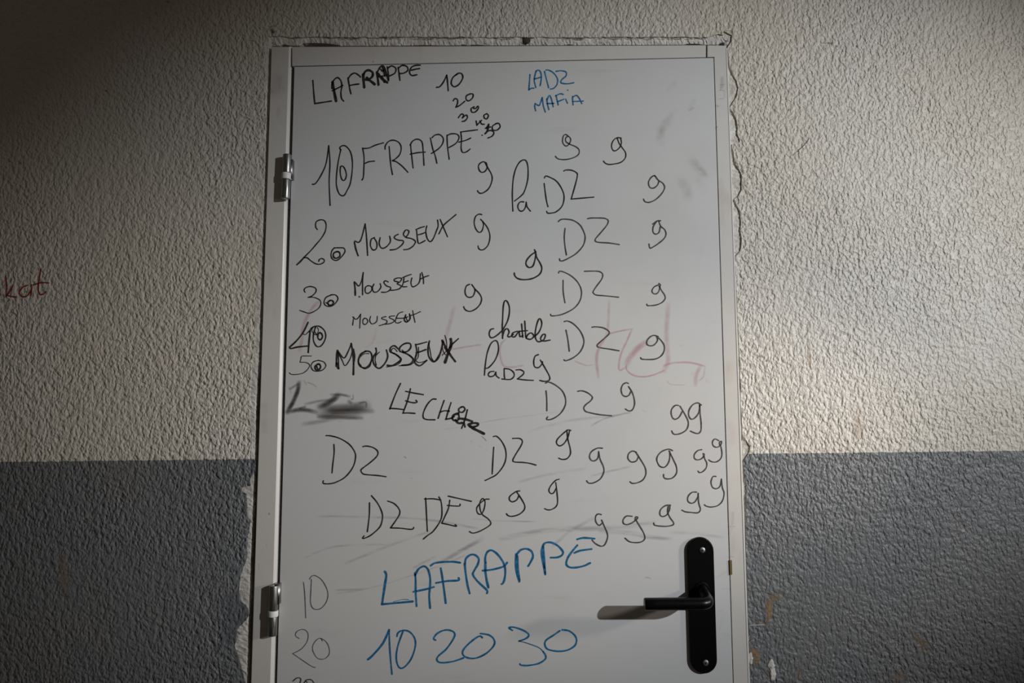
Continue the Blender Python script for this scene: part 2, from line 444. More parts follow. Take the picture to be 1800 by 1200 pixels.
rows.append(((1362, 2100), (1347, 2100)))
plaster_strip('plaster_edge', rows, 'smooth cream filler right of the door frame')
GT = [(465, 1), (492, 1), (498, 4), (512, 1), (528, 1), (532, 5), (545, 6), (570, 5.5), (592, 2.5), (600, .5), (700, .5), (745, 1.5), (780, .5), (806, .8), (815, 2.5), (822, .5), (832, 1.8), (848, 1.5), (852, .4), (990, .4), (1000, 2), (1008, .4), (1200, .3), (1208, 2.2), (1228, 2), (1236, .3), (1262, .3), (1266, 4), (1277, 4), (1282, 1), (1300, 1)]
rows = []; x = 462.0
while x < 1300:
    g = lerp_list(GT, x)
    rows.append(((x, 50), (x, 81.5-(x-477)*.0035-g))); x += random.uniform(2.0, 4)
plaster_strip('plaster_edge', rows, 'crumbling plaster strip above the door frame')

# ------------------------------------------------------------ door frame
YL, YR, YD = -0.0040, -0.003, -0.002        # left jamb, right jamb and head, door leaf: front planes
YB = 0.055
def down(px_top, py_top, px_bot, py_bot, Y):
    """line through two photo points continued to the floor, in world x,z"""
    a, b = at(px_top, py_top, Y), at(px_bot, py_bot, Y); t = a.z/(a.z-b.z)
    return (a.x, a.z), (a.x+(b.x-a.x)*t, 0.0)
# left jamb: face, folded lip, return
o0, o1 = down(477, 82, 441, 1200, YL)
l0, l1 = down(508.5, 82, 475.5, 1200, YL)
r0, r1 = down(513.0, 82, 482.5, 1200, YL+.0052)
bm = prism_bm([o0, l0, l1, o1], YL, YB, 0.0012)
jl = tag(from_bm('trim_1', bm, M_jamb), 'off-white metal door jamb on the hinge side, left', 'door frame', 'structure')
v = [(l0[0], YL, l0[1]), (r0[0], YL+.0052, r0[1]), (r1[0], YL+.0052, 0), (l1[0], YL, 0), (l0[0], YB, l0[1]), (r0[0], YB, r0[1]), (r1[0], YB, 0), (l1[0], YB, 0)]
v = [(a-.0006 if i in (0, 3, 4, 7) else a, b, c) for i, (a, b, c) in enumerate(v)]
link('lip', v, [(0, 3, 2, 1), (4, 5, 6, 7), (0, 1, 5, 4), (1, 2, 6, 5), (2, 3, 7, 6), (3, 0, 4, 7)], M_jamb_lit, jl)
# head
hd = [xz(513.2, 82.2, YR), xz(1240.8, 79.2, YR), xz(1240.8, 100.6, YR), xz(513.2, 115.9, YR)]
hdo = tag(from_bm('trim_2', prism_bm(hd, YR, YB, 0.0008), M_jamb), 'off-white metal head of the door frame above the leaf', 'door frame', 'structure')
# right jamb with the shoulder that meets the head
a0, a1 = down(1276.5, 80, JR(1200)+.4, 1200, YR)
i0, i1 = down(1255.6, 102, 1289.5, 1200, YR)
n0, n1 = xz(1243.6, 79.2, YR), xz(1243.6, 100.2, YR)
i0 = xz(1255.3, 100.0, YR)
jr = tag(from_bm('trim_3', prism_bm([n0, a0, a1, i1, i0, n1], YR, YB, 0.0009), M_jamb), 'off-white metal door jamb on the lock side, right', 'door frame', 'structure')
e0, e1 = down(1277.6, 86, JR(1200)+2.4, 1200, 0.0)
g0, g1 = down(1275.2, 86, JR(1200)-.8, 1200, 0.0)
from_bm('jamb_return', prism_bm([g0, e0, e1, g1], YR-.0007, .02, 0.0006), M_jamb_lit, jr)  # bright outer edge of the jamb, its light painted by the paler enamel
# black sheet added behind the opening, standing in for shade in the slits
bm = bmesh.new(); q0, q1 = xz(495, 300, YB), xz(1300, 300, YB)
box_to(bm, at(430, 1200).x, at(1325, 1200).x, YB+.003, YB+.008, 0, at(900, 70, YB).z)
from_bm('slit_backing', bm, M_slit_shade, hdo)
# strike plate glimpsed in the slit beside the handle
sp = [xz(1282.2, 984.5, YR-.0008), xz(1286.6, 984.0, YR-.0008), xz(1287.4, 1009.6, YR-.0008), xz(1283.2, 1010, YR-.0008)]
ob = from_bm('strike_plate', prism_bm(sp, YR-.0010, YB-.02, 0.0003), M_brass, jr); ob['label'] = 'small brass strike plate edge'

# ------------------------------------------------------------ door leaf
d0, d1 = down(517.2, 117.2, 486.4, 1200, YD)
c0, c1 = down(1254.3, 101.4, 1288.4, 1200, YD)
leaf = [d0, c0, (c1[0], 0.008), (d1[0], 0.008)]
door = tag(from_bm('door_1', prism_bm(leaf, YD, YD+.040, 0.0008), M_leaf), 'white door leaf covered in black and blue marker writing, black lever handle', 'door', 'structure')

# handle: long rounded back plate, lever, two screws
def stadium(cx, zt, zb, r, k=14):
    pts = []
    for i in range(k+1):
        t = math.pi - math.pi*i/k; pts.append((cx+r*math.cos(t), zt+r*math.sin(t)))
    for i in range(k+1):
        t = -math.pi*i/k; pts.append((cx+r*math.cos(t), zb+r*math.sin(t)))
    return pts
YP = YD-.0062
pt, pb = at(1231.6, 944, YP), at(1237.5, 1184, YP)
pcx = (pt.x+pb.x)/2; pr = (at(1257, 1060, YP).x-at(1210.5, 1060, YP).x)/2
plate = from_bm('door_handle', prism_bm(stadium(pcx, pt.z-pr, pb.z+pr, pr), YP, YD, 0.0016, 3), M_black, door)
plate['label'] = 'long black rounded handle plate'
for f in plate.data.polygons: f.use_smooth = abs(f.normal.y) < 0.9
for (sx, sy) in ((1234.5, 966.5), (1240.5, 1164.5)):
    c = at(sx, sy, YP-.0008)
    bm = bmesh.new()
    bmesh.ops.create_uvsphere(bm, u_segments=24, v_segments=12, radius=0.0056)
    bmesh.ops.scale(bm, vec=(1, 0.36, 1), verts=bm.verts)
    bmesh.ops.translate(bm, vec=c, verts=bm.verts)
    s_ = from_bm('screw', bm, M_screw, plate, True); s_['label'] = 'zinc cross-head screw'
    # sunk cross
    bm = bmesh.new()
    for ang in (20, 110):
        g = bmesh.ops.create_cube(bm, size=1)['verts']
        bmesh.ops.transform(bm, matrix=Matrix.Translation(c+Vector((0, -.00205, 0))) @ Matrix.Rotation(math.radians(ang), 4, 'Y') @ Matrix.Diagonal((.0052, .0006, .0009, 1)), verts=g)
    s2 = from_bm('screw_slot', bm, M_black, plate)
def tube(name, P, R, mt, parent, seg=28):
    """swept tube: centre line P (Vectors), radii R; flat end caps with a slight round"""
    bm = bmesh.new(); rings = []
    T0 = (P[1]-P[0]).normalized(); up = Vector((0, 0, 1)); 
    for i, p in enumerate(P):
        t = (P[min(i+1, len(P)-1)]-P[max(i-1, 0)]).normalized()
        s = t.cross(up).normalized(); u = s.cross(t).normalized()
        rings.append([bm.verts.new(p + (s*math.cos(2*math.pi*k/seg)+u*math.sin(2*math.pi*k/seg))*R[i]) for k in range(seg)])
    for a, b in zip(rings, rings[1:]):
        for k in range(seg): bm.faces.new((a[k], a[(k+1) % seg], b[(k+1) % seg], b[k]))
    bm.faces.new(rings[0]); bm.faces.new(rings[-1][::-1])
    ob = from_bm(name, bm, mt, parent)
    for f in ob.data.polygons: f.use_smooth = len(f.vertices) == 4
    return ob
ns = at(1233.5, 1034, YP); el = at(1247.5, 1060.5, YD-.062); tp = at(1132.5, 1061.5, YD-.060)
path = []
A0 = Vector((ns.x, YP+.001, ns.z)); rb = 0.018
dirA = (el-A0).normalized(); dirB = (tp-el).normalized()
path += [A0 + dirA*t for t in (0, .010, .020, (el-A0).length-rb)]
pa, pc = el-dirA*rb, el+dirB*rb
for k in range(1, 9):
    t = k/9; path.append(pa*(1-t)**2 + el*2*t*(1-t) + pc*t*t)
path += [pc, pc.lerp(tp, .4), pc.lerp(tp, .8), tp - dirB*.0015, tp]
RR = []
for i, p in enumerate(path):
    RR.append(0.0088 if i < 1 else 0.0086 + min(1, i/7)*0.0022)
RR[-1] -= .0013
lever = tube('lever', path, RR, M_black, plate); lever['label'] = 'black tubular lever pointing left'
bm = cyl_bm((ns.x, YP-.0012, ns.z), (0, -1, 0), .0125, .004, 32, .001)
from_bm('lever_collar', bm, M_black, plate, False)

# hinges: two steel barrel halves, white ring, arm to the leaf
def hinge(cx_t, y_t, cx_b, y_b, yr0, yr1, arm_y0, arm_y1, rpx, label):
    Yc = YL-.0095
    top, bot = at(cx_t, y_t, Yc), at(cx_b, y_b, Yc); cx = (top.x+bot.x)/2
    r = (at(cx_t+rpx, y_t, Yc).x-at(cx_t, y_t, Yc).x)
    z = lambda y: at((cx_t+cx_b)/2, y, Yc).z
    tilt = Vector((top.x-bot.x, 0, top.z-bot.z)).normalized()
    def P(zz): t = (zz-bot.z)/(top.z-bot.z); return bot.lerp(top, t)
    def seg(z0, z1, rr, bev): return cyl_bm(P((z0+z1)/2), tilt, rr, abs(z1-z0), 36, bev)
    bm = seg(z(yr0), top.z, r, .0012)
    # arm that reaches across to the leaf
    ax0, ax1 = cx+r*.2, at(cx_t+rpx+5.2-(arm_y0-y_t)*.02, arm_y0, YD).x
    box_to(bm, ax0, ax1, Yc-.001, YD+.012, z(arm_y1), z(arm_y0))
    h = from_bm('hinge', bm, M_steel, door); h['label'] = label
    for f in h.data.polygons: f.use_smooth = len(f.vertices) == 4 and abs(f.normal.z) < .7
    g = from_bm('hinge_knuckle', seg(bot.z, z(yr1), r*.97, .0014), M_steel, h, False)
    for f in g.data.polygons: f.use_smooth = abs(f.normal.z) < .7
    k = from_bm('hinge_ring', seg(z(yr1), z(yr0), r*1.10, .0008), M_ring, h, False)
    for f in k.data.polygons: f.use_smooth = abs(f.normal.z) < .7
    k['label'] = 'white plastic hinge ring'
    # stub that fixes the lower half to the jamb
    bm = bmesh.new(); box_to(bm, cx-r*.45, cx+r*.45, Yc, YL+.004, bot.z+.004, z(yr1)-.004)
    from_bm('hinge_stub', bm, M_steel, h)
hinge(505.2, 272, 501.8, 349.5, 304.5, 315.5, 280, 314, 7.6, 'steel barrel hinge near the top of the door')
hinge(481.6, 1028.5, 478.8, 1117, 1072.5, 1083, 1026, 1062, 8.0, 'steel barrel hinge level with the handle')

# ------------------------------------------------------------ writing on the leaf
YI = YD-.00035
A1, A2, A3 = (440, 40), (740, 40), (1030, 40)
B1, B2, B3 = (440, 220), (740, 220), (1030, 220)
C1, C2, C3 = (440, 380), (740, 380), (1030, 380)
D1, D2, D3 = (440, 560), (740, 560), (1030, 560)
E1, E2, E3 = (440, 740), (740, 740), (1030, 740)
F1, F2, F3 = (440, 920), (740, 920), (1030, 920)
G1, G2 = (440, 1050), (740, 1050)
def ink_on(o, s, w=15, m=None, label=None, name='handwriting'):
    return hard(name, o, s, m or I_black, door, YI, w, label)
def rub(o, s, m, label, name='smudge', lift=0.0):
    return soft(name, o, s, m, door, YI + .0002 - lift, label)

# rubbed and faded marks first (they lie under the ink)
rub(D3, "70,.30:868,-150 862,-60 850,120 855,300 868,440 825,555;40,.28:245,-180 238,0 232,110 215,170;24,.5:175,250 230,170 350,132 490,108;30,.45:485,110 440,220 365,390 352,540 420,510;"
    "80,.55:650,240 560,300 480,390 430,480;24,.55:430,480 432,540 500,595 610,612 720,590 830,545;28,.45:820,500 880,475 950,462 1100,462 1260,500;55,.35:1210,500 1165,600 1160,700;26,.3:1255,520 1240,610 1190,660;"
    "45,.42:205,200 130,330 115,450 135,620;22,.2:-120,440 0,490 100,482;14,.3:860,650 900,692 1060,697", T_pink, 'faded pink marker strokes wiped off the door')
rub(D2, "60,.24:350,-120 310,30 265,190 225,330 225,440;26,.42:320,325 450,300 640,272;30,.35:900,215 850,260 832,350 862,480 930,512 1080,492;22,.18:1460,-60 1490,60;24,.3:1630,455 1750,495", T_pink, 'faded pink cross and letter strokes in the middle of the door')
rub(C1, "50,.35:735,890 660,960 600,1060 555,1180 545,1300 520,1420;20,.15:420,515 520,470", T_pink, 'faded pink diagonal stroke beside the number 30')
rub(D1, "40,.15:1330,110 1290,250 1220,300", T_pink, 'faint pink stroke above bold lettering')
rub(F2, "60,.42:230,395 400,300 520,230 650,155;40,.22:-80,470 100,370 170,340;50,.20:1380,250 1560,90 1820,-60", T_grey, 'grey wiped diagonal streak above blue lettering')
rub(E3, "70,.30:-900,1240 -400,1150 100,1130 400,1110 720,1080;60,.34:150,1160 480,1180 640,1215 900,1245;50,.15:900,1170 1200,1190 1450,1230;30,.25:30,590 200,540 470,478;26,.35:60,50 180,-20 400,-80 470,-90;"
    "20,.25:590,-120 640,-95;22,.3:-1200,1030 -900,1050 -500,1060;20,.16:-1500,90 -900,-20 -200,-110;40,.2:-700,640 -400,560 0,500;40,.18:-600,110 -200,0 300,-60", T_grey, 'grey wiped smears across the lower door')
rub(E1, "34,.25:700,1000 1100,1010 1800,1030 2400,1130;30,.2:560,1450 900,1320 1500,1300;40,.2:1000,1500 1500,1300 1900,1160;26,.2:900,1780 1100,1775 1250,1765;22,.2:900,1820 1300,1750 1900,1560 2300,1400", T_grey, 'grey wiped arcs left of the blue lettering')
rub(A3, "120,.26:900,1000 800,1120 790,1260;80,.14:1140,810 1100,910;80,.2:940,920 860,1020;70,.16:940,630 860,720;120,.22:1120,1450 1200,1550 1260,1600;120,.14:1180,1650 1240,1760;140,.16:980,1640 1060,1750 1080,1850;60,.3:1210,1540 1260,1590;40,.3:1090,920 1130,900", T_dirt, 'brownish hand dirt near the top right corner')
rub(F3, "26,.5:630,565 680,575;60,.10:1370,1150 1450,1000;36,.15:1390,560 1490,500;24,.15:1440,690 1520,690;30,.2:1400,920 1440,925", T_dirt, 'small dirt marks around the handle')
rub(D3, "70,.28:1130,580 1160,620;40,.35:1270,650 1310,670;40,.28:935,625 965,630;26,.25:980,270 1010,290", T_dirt, 'grey fingerprints near the right edge')
rub(D1, "60,.95:515,668 500,760 450,880 385,990;36,.8:500,690 420,740;60,.75:395,985 500,962 600,965 700,985;36,.8:520,945 580,928;"
    "170,.85:760,990 900,975 1080,960 1220,930;80,.80:730,925 800,900 880,850 930,800;40,.45:850,800 960,800 1050,820;60,.6:720,1030 850,1040 1000,1040 1180,1045;70,.45:1150,960 1290,975;40,.3:580,900 720,870 860,850;"
    "50,.8:1040,870 1065,885;28,.5:1150,890 1220,880 1225,930;22,.4:570,650 590,690;18,.3:600,670 660,690 700,720;20,.35:410,720 430,780;60,.25:560,1110 700,1090 900,1050;20,.35:1085,800 1085,850 1060,840;20,.2:930,1080 970,1090", T_black,
    'black ink smeared out with a hand, left edge', 'smudge', .0001)
rub(C3, "26,.6:760,262 800,250;22,.5:775,110 790,180", T_grey, 'small smear on a marker letter')

# upper left, black
ink_on(A1, "660,608 668,720 680,852;680,852 770,838 855,825;28:868,625 885,725 905,825;860,690 864,640 888,597 922,578 955,610 966,665 956,730 962,795 985,825;865,715 920,690 975,660;"
       "1030,580 1040,640 1050,700 1062,748;1032,592 1060,550 1100,530 1140,550 1163,572;1045,662 1090,652 1145,645;28:1190,545 1195,610 1202,680;24:1188,565 1212,515 1250,500 1290,525 1285,570 1240,598 1212,598;28:1240,592 1280,622 1312,648;30:1230,580 1245,600;"
       "24:1336,520 1345,590 1352,655;18:1340,520 1368,470 1402,455 1425,500 1440,560 1458,608;1350,572 1400,560 1440,540;26:1352,540 1390,590 1445,630;1375,490 1395,510 1422,485;22:1395,580 1415,625;20:1395,470 1420,560;1445,465 1455,530 1460,600;1450,480 1490,455 1535,480 1525,530 1470,560;"
       "1560,470 1570,540 1578,605;1560,482 1600,450 1650,460 1662,500 1620,530 1580,535;1792,447 1740,450 1700,470 1680,520 1702,555 1757,548;1700,500 1740,490 1785,482", 16, None, 'LAFRAPPE in black marker, top left')
ink_on(A2, "165,680 200,672 240,620 272,552;272,552 280,620 288,715;385,538 335,580 320,640 350,674 400,650 440,585 432,540 398,532 360,556", 16, None, 'black 10 at the top')
ink_on(A2, "340,822 358,800 385,810 385,850 368,890;368,890 410,870 462,828;520,750 480,770 478,810 508,822 545,790 548,752 515,750", 15, None, 'black 20 at the top')
ink_on(A2, "562,885 530,905 538,942 575,938 607,900 600,880 575,905 555,900;395,1000 425,963 450,972 437,1003;437,1003 478,972 490,1000 465,1032 435,1040", 15, None, 'black 30 at the top')
ink_on(A2, "690,960 665,975 670,1005 695,1012 712,978 695,958;582,1035 590,1078;590,1080 640,1028;622,1035 640,1066 668,1070", 15, None, 'black 40 at the top')
ink_on(A2, "715,1068 690,1112;680,1112 735,1098;20:715,1075 700,1140 678,1168;678,1168 715,1138 750,1138 770,1160 750,1195 708,1214;790,1065 755,1090 758,1128 800,1132 835,1098 822,1062 790,1062;645,1185", 15, None, 'black 50 at the top')
ink_on(A2, "1150,545 1145,620 1138,708;1138,708 1165,690 1192,690;1215,505 1195,600 1212,682;1210,520 1235,498 1262,520 1270,580 1258,662;1195,594 1270,572;1303,512 1325,600 1347,685;1320,498 1350,500 1400,530 1440,590 1435,650 1400,690 1365,698;"
       "1425,512 1480,505 1530,520 1530,560 1485,600 1478,632 1540,643 1612,632;1205,850 1200,880 1210,928;1205,852 1245,872 1262,840 1280,788;1280,788 1290,870 1312,940;1328,800 1335,860 1350,915;1330,812 1355,765 1375,800 1395,885;1330,852 1402,850;"
       "1425,765 1435,810 1448,866;1420,770 1470,748 1502,756;1440,832 1508,806;1527,805 1545,848;1548,710;1600,775 1600,815 1605,865;1600,785 1640,765 1672,800 1697,852;1600,830 1712,825", 14, I_blue, 'blue LADZ MAFiA at the top right')
ink_on(B1, "655,622 690,612 750,520 800,400 828,215;828,215 840,400 832,600 842,845;955,262 944,238 968,217 1010,222 1060,290 1078,420 1058,600 1020,690 985,742 940,725 912,650 908,560 925,400 955,255;952,437 948,480 955,540 975,580 1000,572 1014,520 995,455 970,430 950,438", 14, None, 'tall black 10 with an extra loop')
ink_on(B1, "1185,240 1200,340 1197,480 1192,550 1178,578;1185,245 1250,240 1320,210 1405,185;1205,405 1250,385 1310,378;1465,225 1475,350 1485,440 1500,520;1422,252 1425,215 1460,170 1515,158 1570,185 1592,240 1575,310 1530,355 1498,373;1498,373 1540,385 1600,430 1662,495;"
       "1690,200 1700,300 1717,450;1686,210 1710,170 1750,148 1790,155 1815,190 1825,300 1832,422;1688,305 1760,290 1845,283;1900,135 1925,250 1950,320 1968,400;1918,130 1950,103 2000,100 2036,140 2025,200 1980,252 1910,298;2075,105 2080,220 2098,358;2075,110 2120,90 2180,95 2202,130 2170,190 2095,235;"
       "2220,70 2228,150 2224,240 2240,286 2280,280 2318,252;2218,72 2300,60 2397,48;2200,178 2270,160 2325,135", 14, None, 'FRAPPE in thin black marker')
gl = 'looped black letter g in marker'
def g_(o, s, w=14, m=None): return ink_on(o, s, w, m, None)
g_(B2, "690,398 655,385 615,410 607,450 630,492 670,490 697,450 692,405;678,398 712,460 745,520 750,580 720,660 670,705 630,718 605,705 597,690")
g_(B2, "1558,118 1525,97 1500,120 1495,180 1520,215 1550,212 1580,160 1562,120 1530,130 1528,170 1570,200 1630,225 1668,260 1660,310 1600,345 1520,362 1450,355 1418,328", 13, I_soft)
ink_on(B2, "970,905 965,800 965,680 975,560 1000,460 1040,390 1085,365 1115,385 1130,460 1125,580 1090,700 1050,750 988,798;1085,808 1045,810 1022,850 1035,895 1070,905 1100,870 1110,820;1110,810 1120,860 1155,905;1300,615 1310,700 1325,800 1340,858;"
       "1303,555 1312,538 1345,542 1430,590 1490,680 1510,760 1490,850 1430,910 1370,927 1335,925 1327,908;1508,482 1530,472 1590,475 1640,500 1650,530 1630,620 1585,778;1585,778 1680,770 1823,758", 14, None, 'la DZ in black marker, right of centre')
g_(C2, "642,-18 610,-22 575,5 562,70 580,135 615,170 645,150 660,90 650,50;630,32 682,90 715,150 728,220 710,300 670,345 635,355 610,340 603,312", 13)
g_(B3, "372,135 330,132 290,160 270,215 285,262 315,268 355,235 374,190 368,140;330,135 350,190 385,240 418,290 415,345 370,390 300,408 240,413 205,400 185,378", 13)
g_(B3, "742,548 715,532 680,560 660,605 675,655 715,662 755,630 770,588;725,530 765,580 812,612 830,660 800,720 740,780 680,810 640,812 618,800 608,778", 14, I_soft)
g_(C3, "787,47 750,50 705,82;742,60 710,110 708,165 735,188 770,170 785,110;770,55 790,105 830,140 845,190 820,240 760,290 700,328 674,333 665,292", 14, I_soft)
ink_on(C2, "1520,128 1512,220 1520,320 1535,408;1450,55 1475,35 1530,30 1610,45 1680,95 1720,170 1732,230 1710,310 1640,390 1560,440 1500,468 1468,468 1462,448;1758,25 1800,18 1880,18 1940,22 1975,45 1960,95 1890,180 1840,240 1845,265 1880,275 1990,282 2092,298", 14, I_soft, 'DZ in marker, second of the column')
g_(C2, "1198,353 1212,380;1212,375 1160,410 1115,465 1110,510 1140,540 1180,525 1200,470 1215,400;1205,370 1220,430 1260,500 1275,550 1260,600 1220,635 1160,660 1080,668 1020,655 990,625 985,598", 16)
ink_on(C2, "1500,675 1500,780 1510,860 1520,912;1453,598 1460,580 1500,585 1580,625 1650,690 1690,770 1690,850 1660,920 1600,980 1500,1030 1420,1048 1375,1048 1368,1033;1725,580 1790,578 1870,580 1905,595 1918,620 1905,665 1850,740 1818,790 1820,810 1850,830 1940,838 2085,853", 13, I_soft, 'DZ in marker, third of the column')
g_(C2, "515,717 480,735 465,790 480,840 515,855 550,840 570,790 565,770;537,720 570,765 620,820 640,870 625,925 580,975 520,1002 475,990 455,965 452,953", 14)
g_(C3, "770,707 788,725;768,722 720,745 697,785 710,812 740,818 770,790 782,735;772,735 800,785 830,830 835,870 800,910 740,935 680,942 648,940 643,926", 13, I_soft)
ink_on(C1, "708,140 690,110 695,60 735,38 780,45 800,90 790,160 750,230 700,290 640,360 570,430;17:570,430 530,475 492,510;565,440 600,437 640,470 690,500 735,505 775,485 780,460 755,445 730,455 722,475;"
       "925,330 880,340 855,380 855,430 880,460 920,462 965,425 999,370 985,335 935,332 885,332;17:915,372 880,390 880,430 910,442 945,420 940,380 912,372", 13, None, 'black 2 with a curled foot and a dotted ring')
ink_on(C1, "17:1100,280 1115,350 1138,415;1098,280 1105,262 1140,275 1165,250 1190,170 1212,80;1212,80 1225,200 1238,412;1310,225 1275,245 1268,310 1295,355 1330,340 1335,280 1305,226;1370,225 1360,290 1385,335 1430,325 1477,270 1470,210;"
       "1560,190 1530,205 1520,230 1560,250 1615,260 1600,300 1540,345 1475,355;1640,222 1615,190 1640,145 1672,155 1665,190 1645,222 1700,235 1742,265 1720,310 1670,345 1620,352;1755,150 1762,230 1775,285 1815,272 1845,255;1748,140 1790,122 1835,108;1770,195 1810,185 1840,172;"
       "1862,102 1852,160 1865,230 1897,268 1930,235 1965,150 1982,100 1975,40;2003,33 2035,110 2080,215;2170,-18 2100,40 2035,100 1990,185", 14, None, 'MOUSSEUX in black marker, largest and highest')
ink_on(C1, "578,800 568,775 590,750 640,740 690,760 690,800 650,840 612,855;11:612,855 670,855 730,880 745,920 720,970 660,1010 615,1022 560,1005 522,992;855,830 800,855 778,905 795,940 840,950 890,925 925,870 900,830 850,828;"
       "17:840,890 820,905 828,935 860,935 878,905 855,885 838,890;800,910 840,940", 13, None, 'black 30 with a ringed zero')
ink_on(C1, "18:1098,700 1105,760 1108,832;1098,690 1112,702 1145,735 1175,680 1192,592;1192,592 1185,700 1185,828;1245,730 1215,750 1215,800 1245,812 1280,780 1277,740 1240,732;1305,715 1290,750 1300,795 1340,795 1377,750 1370,710;"
       "1455,692 1425,680 1410,700 1440,735 1480,750 1470,780 1430,800 1385,800;1562,692 1522,682 1520,665 1555,650 1597,655 1580,690 1550,710 1592,735 1570,765 1520,778 1480,780;1622,652 1615,700 1605,740 1652,742;1610,645 1660,625 1697,612;1625,695 1667,680;"
       "1705,650 1695,700 1710,742 1750,730 1785,690 1795,605;1810,592 1825,650 1828,710;1790,664 1835,642 1882,625", 13, None, 'MOUSSEUt in thin black marker')
ink_on(C1, "20:1150,848", 20, I_grey, 'black dot under the second small word', 'ink_dot')
ink_on(C1, "1092,1065 1085,1110 1080,1148;1083,1060 1110,1085 1135,1075 1165,1030;1165,1030 1158,1110 1155,1178;1210,1075 1190,1090 1190,1130 1215,1140 1240,1110 1227,1080 1203,1074;1270,1055 1260,1100 1285,1135 1332,1110 1340,1055;"
       "1432,1058 1395,1065 1390,1080 1440,1100 1430,1130 1362,1153;1522,1050 1475,1055 1470,1070 1510,1090 1515,1110 1470,1132 1400,1140;1608,1008 1560,1030 1530,1110 1560,1125 1592,1110;1545,1075 1605,1075;16:1640,1040 1625,1090 1650,1115 1685,1080 1680,1030;"
       "1610,1075 1662,1060;1640,1060 1660,1110;1713,995 1725,1060 1738,1118;1680,1050 1740,1030 1795,1005", 11, None, 'MOUSSEUt, smallest of the black words')
ink_on(D1, "17:610,38 560,140 490,230 415,300;17:415,302 430,314 500,298 600,288;18:632,130 620,240 612,355;9:550,150 580,168 620,130 650,98 690,78;14:625,140 645,100 690,78 740,85 785,130 796,190 775,250 740,290 700,290 670,240 665,180 680,110 692,80;"
       "17:735,145 715,165 715,205 740,222 762,190 750,155 728,148;8:665,90 650,120 670,160 700,165 720,120 705,90;10:690,90 680,130 700,170", 14, None, 'bold black 40 with overdrawn zero')
ink_on(D1, "9:645,393 580,393 542,395 535,420 525,458;9:525,458 590,462 626,490 600,540 550,575 480,588 430,585 414,570;11:720,438 665,455 640,500 665,545 715,553 770,535 797,495 775,455 715,438;18:715,478 685,500 690,535 720,540 742,510 730,480 710,478;16:700,500 712,530", 10, None, 'thin black 50 with a ringed zero')
ink_on(D1, "20:920,335 912,400 908,500;22:912,470 918,500 932,525;925,340 930,400 932,520;922,333 960,390 995,412 1035,340 1065,265;20:1065,262 1080,350 1090,440 1088,588;1090,320 1102,400 1090,480;11:925,350 970,440 1000,495 1050,430 1075,350;"
       "17:1215,345 1165,375 1140,440 1160,500 1215,518 1260,480 1285,410 1265,350 1212,342;10:1250,368 1200,370 1155,410 1145,460 1170,495;10:1165,500 1210,528 1262,500 1275,440;17:1325,310 1330,355 1300,400 1298,460 1330,510 1370,520 1420,470 1450,400 1437,330;11:1362,352 1325,390 1318,440 1330,490;"
       "17:1560,318 1520,285 1480,305 1478,348 1530,372 1585,420 1565,455 1500,492 1445,490;10:1550,345 1515,310 1490,330 1500,360 1560,390 1595,430 1550,485 1440,508;17:1625,352 1578,342 1580,300 1630,262 1685,262 1692,305 1655,345 1605,352;17:1605,352 1670,380 1718,430 1680,480 1600,490;10:1600,330 1640,360 1730,430 1690,485 1570,496;"
       "17:1745,270 1757,350 1740,420 1738,465 1790,495 1862,438;1745,275 1800,262 1862,245;18:1752,358 1800,345 1852,325;10:1775,300 1772,400 1748,440 1785,462 1850,445;"
       "18:1890,235 1875,320 1885,400 1930,452 1972,430 2005,360 2035,240;10:1880,250 1900,350 1912,410 1945,447 1990,380;30:2115,215 2118,280 2085,370 2055,460;22:2025,228 2062,300 2110,380 2162,450;2196,210 2140,260 2100,310;9:2053,175 2070,240 2075,330;9:2022,230 2032,330 2060,380;9:2025,385 2090,320;14:2050,300 2095,380", 14, None, 'MOUSSEUX in bold overdrawn black marker')
ink_on(D1, "1585,682 1530,800 1472,952;1472,945 1540,948 1620,958;1690,738 1660,860 1612,992;1610,995 1670,993 1738,998;1640,765 1720,782 1825,800;1640,865 1690,880 1730,886 1760,878 1748,860;1960,848 1920,850 1870,900 1830,980 1825,1040 1860,1062 1948,1065;"
       "2045,862 2010,960 1982,1050;2118,885 2090,970 2065,1055;1998,987 2050,970 2100,975;18:2062,1060 2120,1048 2150,1030", 15, None, 'LE CH in black marker, slanting down')
ink_on(D2, "24:330,1050 345,1015 395,998;18:395,998 402,1060 350,1072 328,1048;24:365,1068 385,1092 405,1102 435,1097;17:430,930 400,950 405,980 440,985 465,955 450,930 425,930;490,960 465,1060 430,1155;24:395,1050 470,1060 540,1082;"
       "465,1142 455,1090;24:500,1115 550,1100 600,1105 590,1130 530,1142 505,1120;28:510,1125 560,1160 600,1180 665,1212", 16, None, 'bold overdrawn ending of the slanting word')
rub(E2, "10,.6:640,160 670,185 690,210;9,.3:520,205 550,225;8,.3:610,255 640,275;9,.3:680,295 700,310", T_black, 'faint grey pen flecks', 'pen_fleck')
ink_on(D2, "765,105 735,115 720,160 735,197 770,195 820,160 862,118;862,208 858,100 862,0 870,-140 890,-192 920,-165 935,-90 915,20 862,120;860,200 880,125 912,105 930,140 915,182 940,190 975,165;1015,132 970,150 960,185 990,190 1020,150 1037,130;1037,130 1045,188 1075,175;"
       "1062,55 1068,120 1075,195;1095,25 1100,100 1105,190;1042,132 1122,125;1108,190 1115,208 1160,216 1190,182 1165,150 1130,165 1112,200;1190,195 1245,140 1275,60 1262,5 1240,10 1215,90 1205,180 1225,235 1260,240 1300,215 1312,168 1285,168 1262,212 1290,235 1362,225", 15, None, 'chatble in black marker')
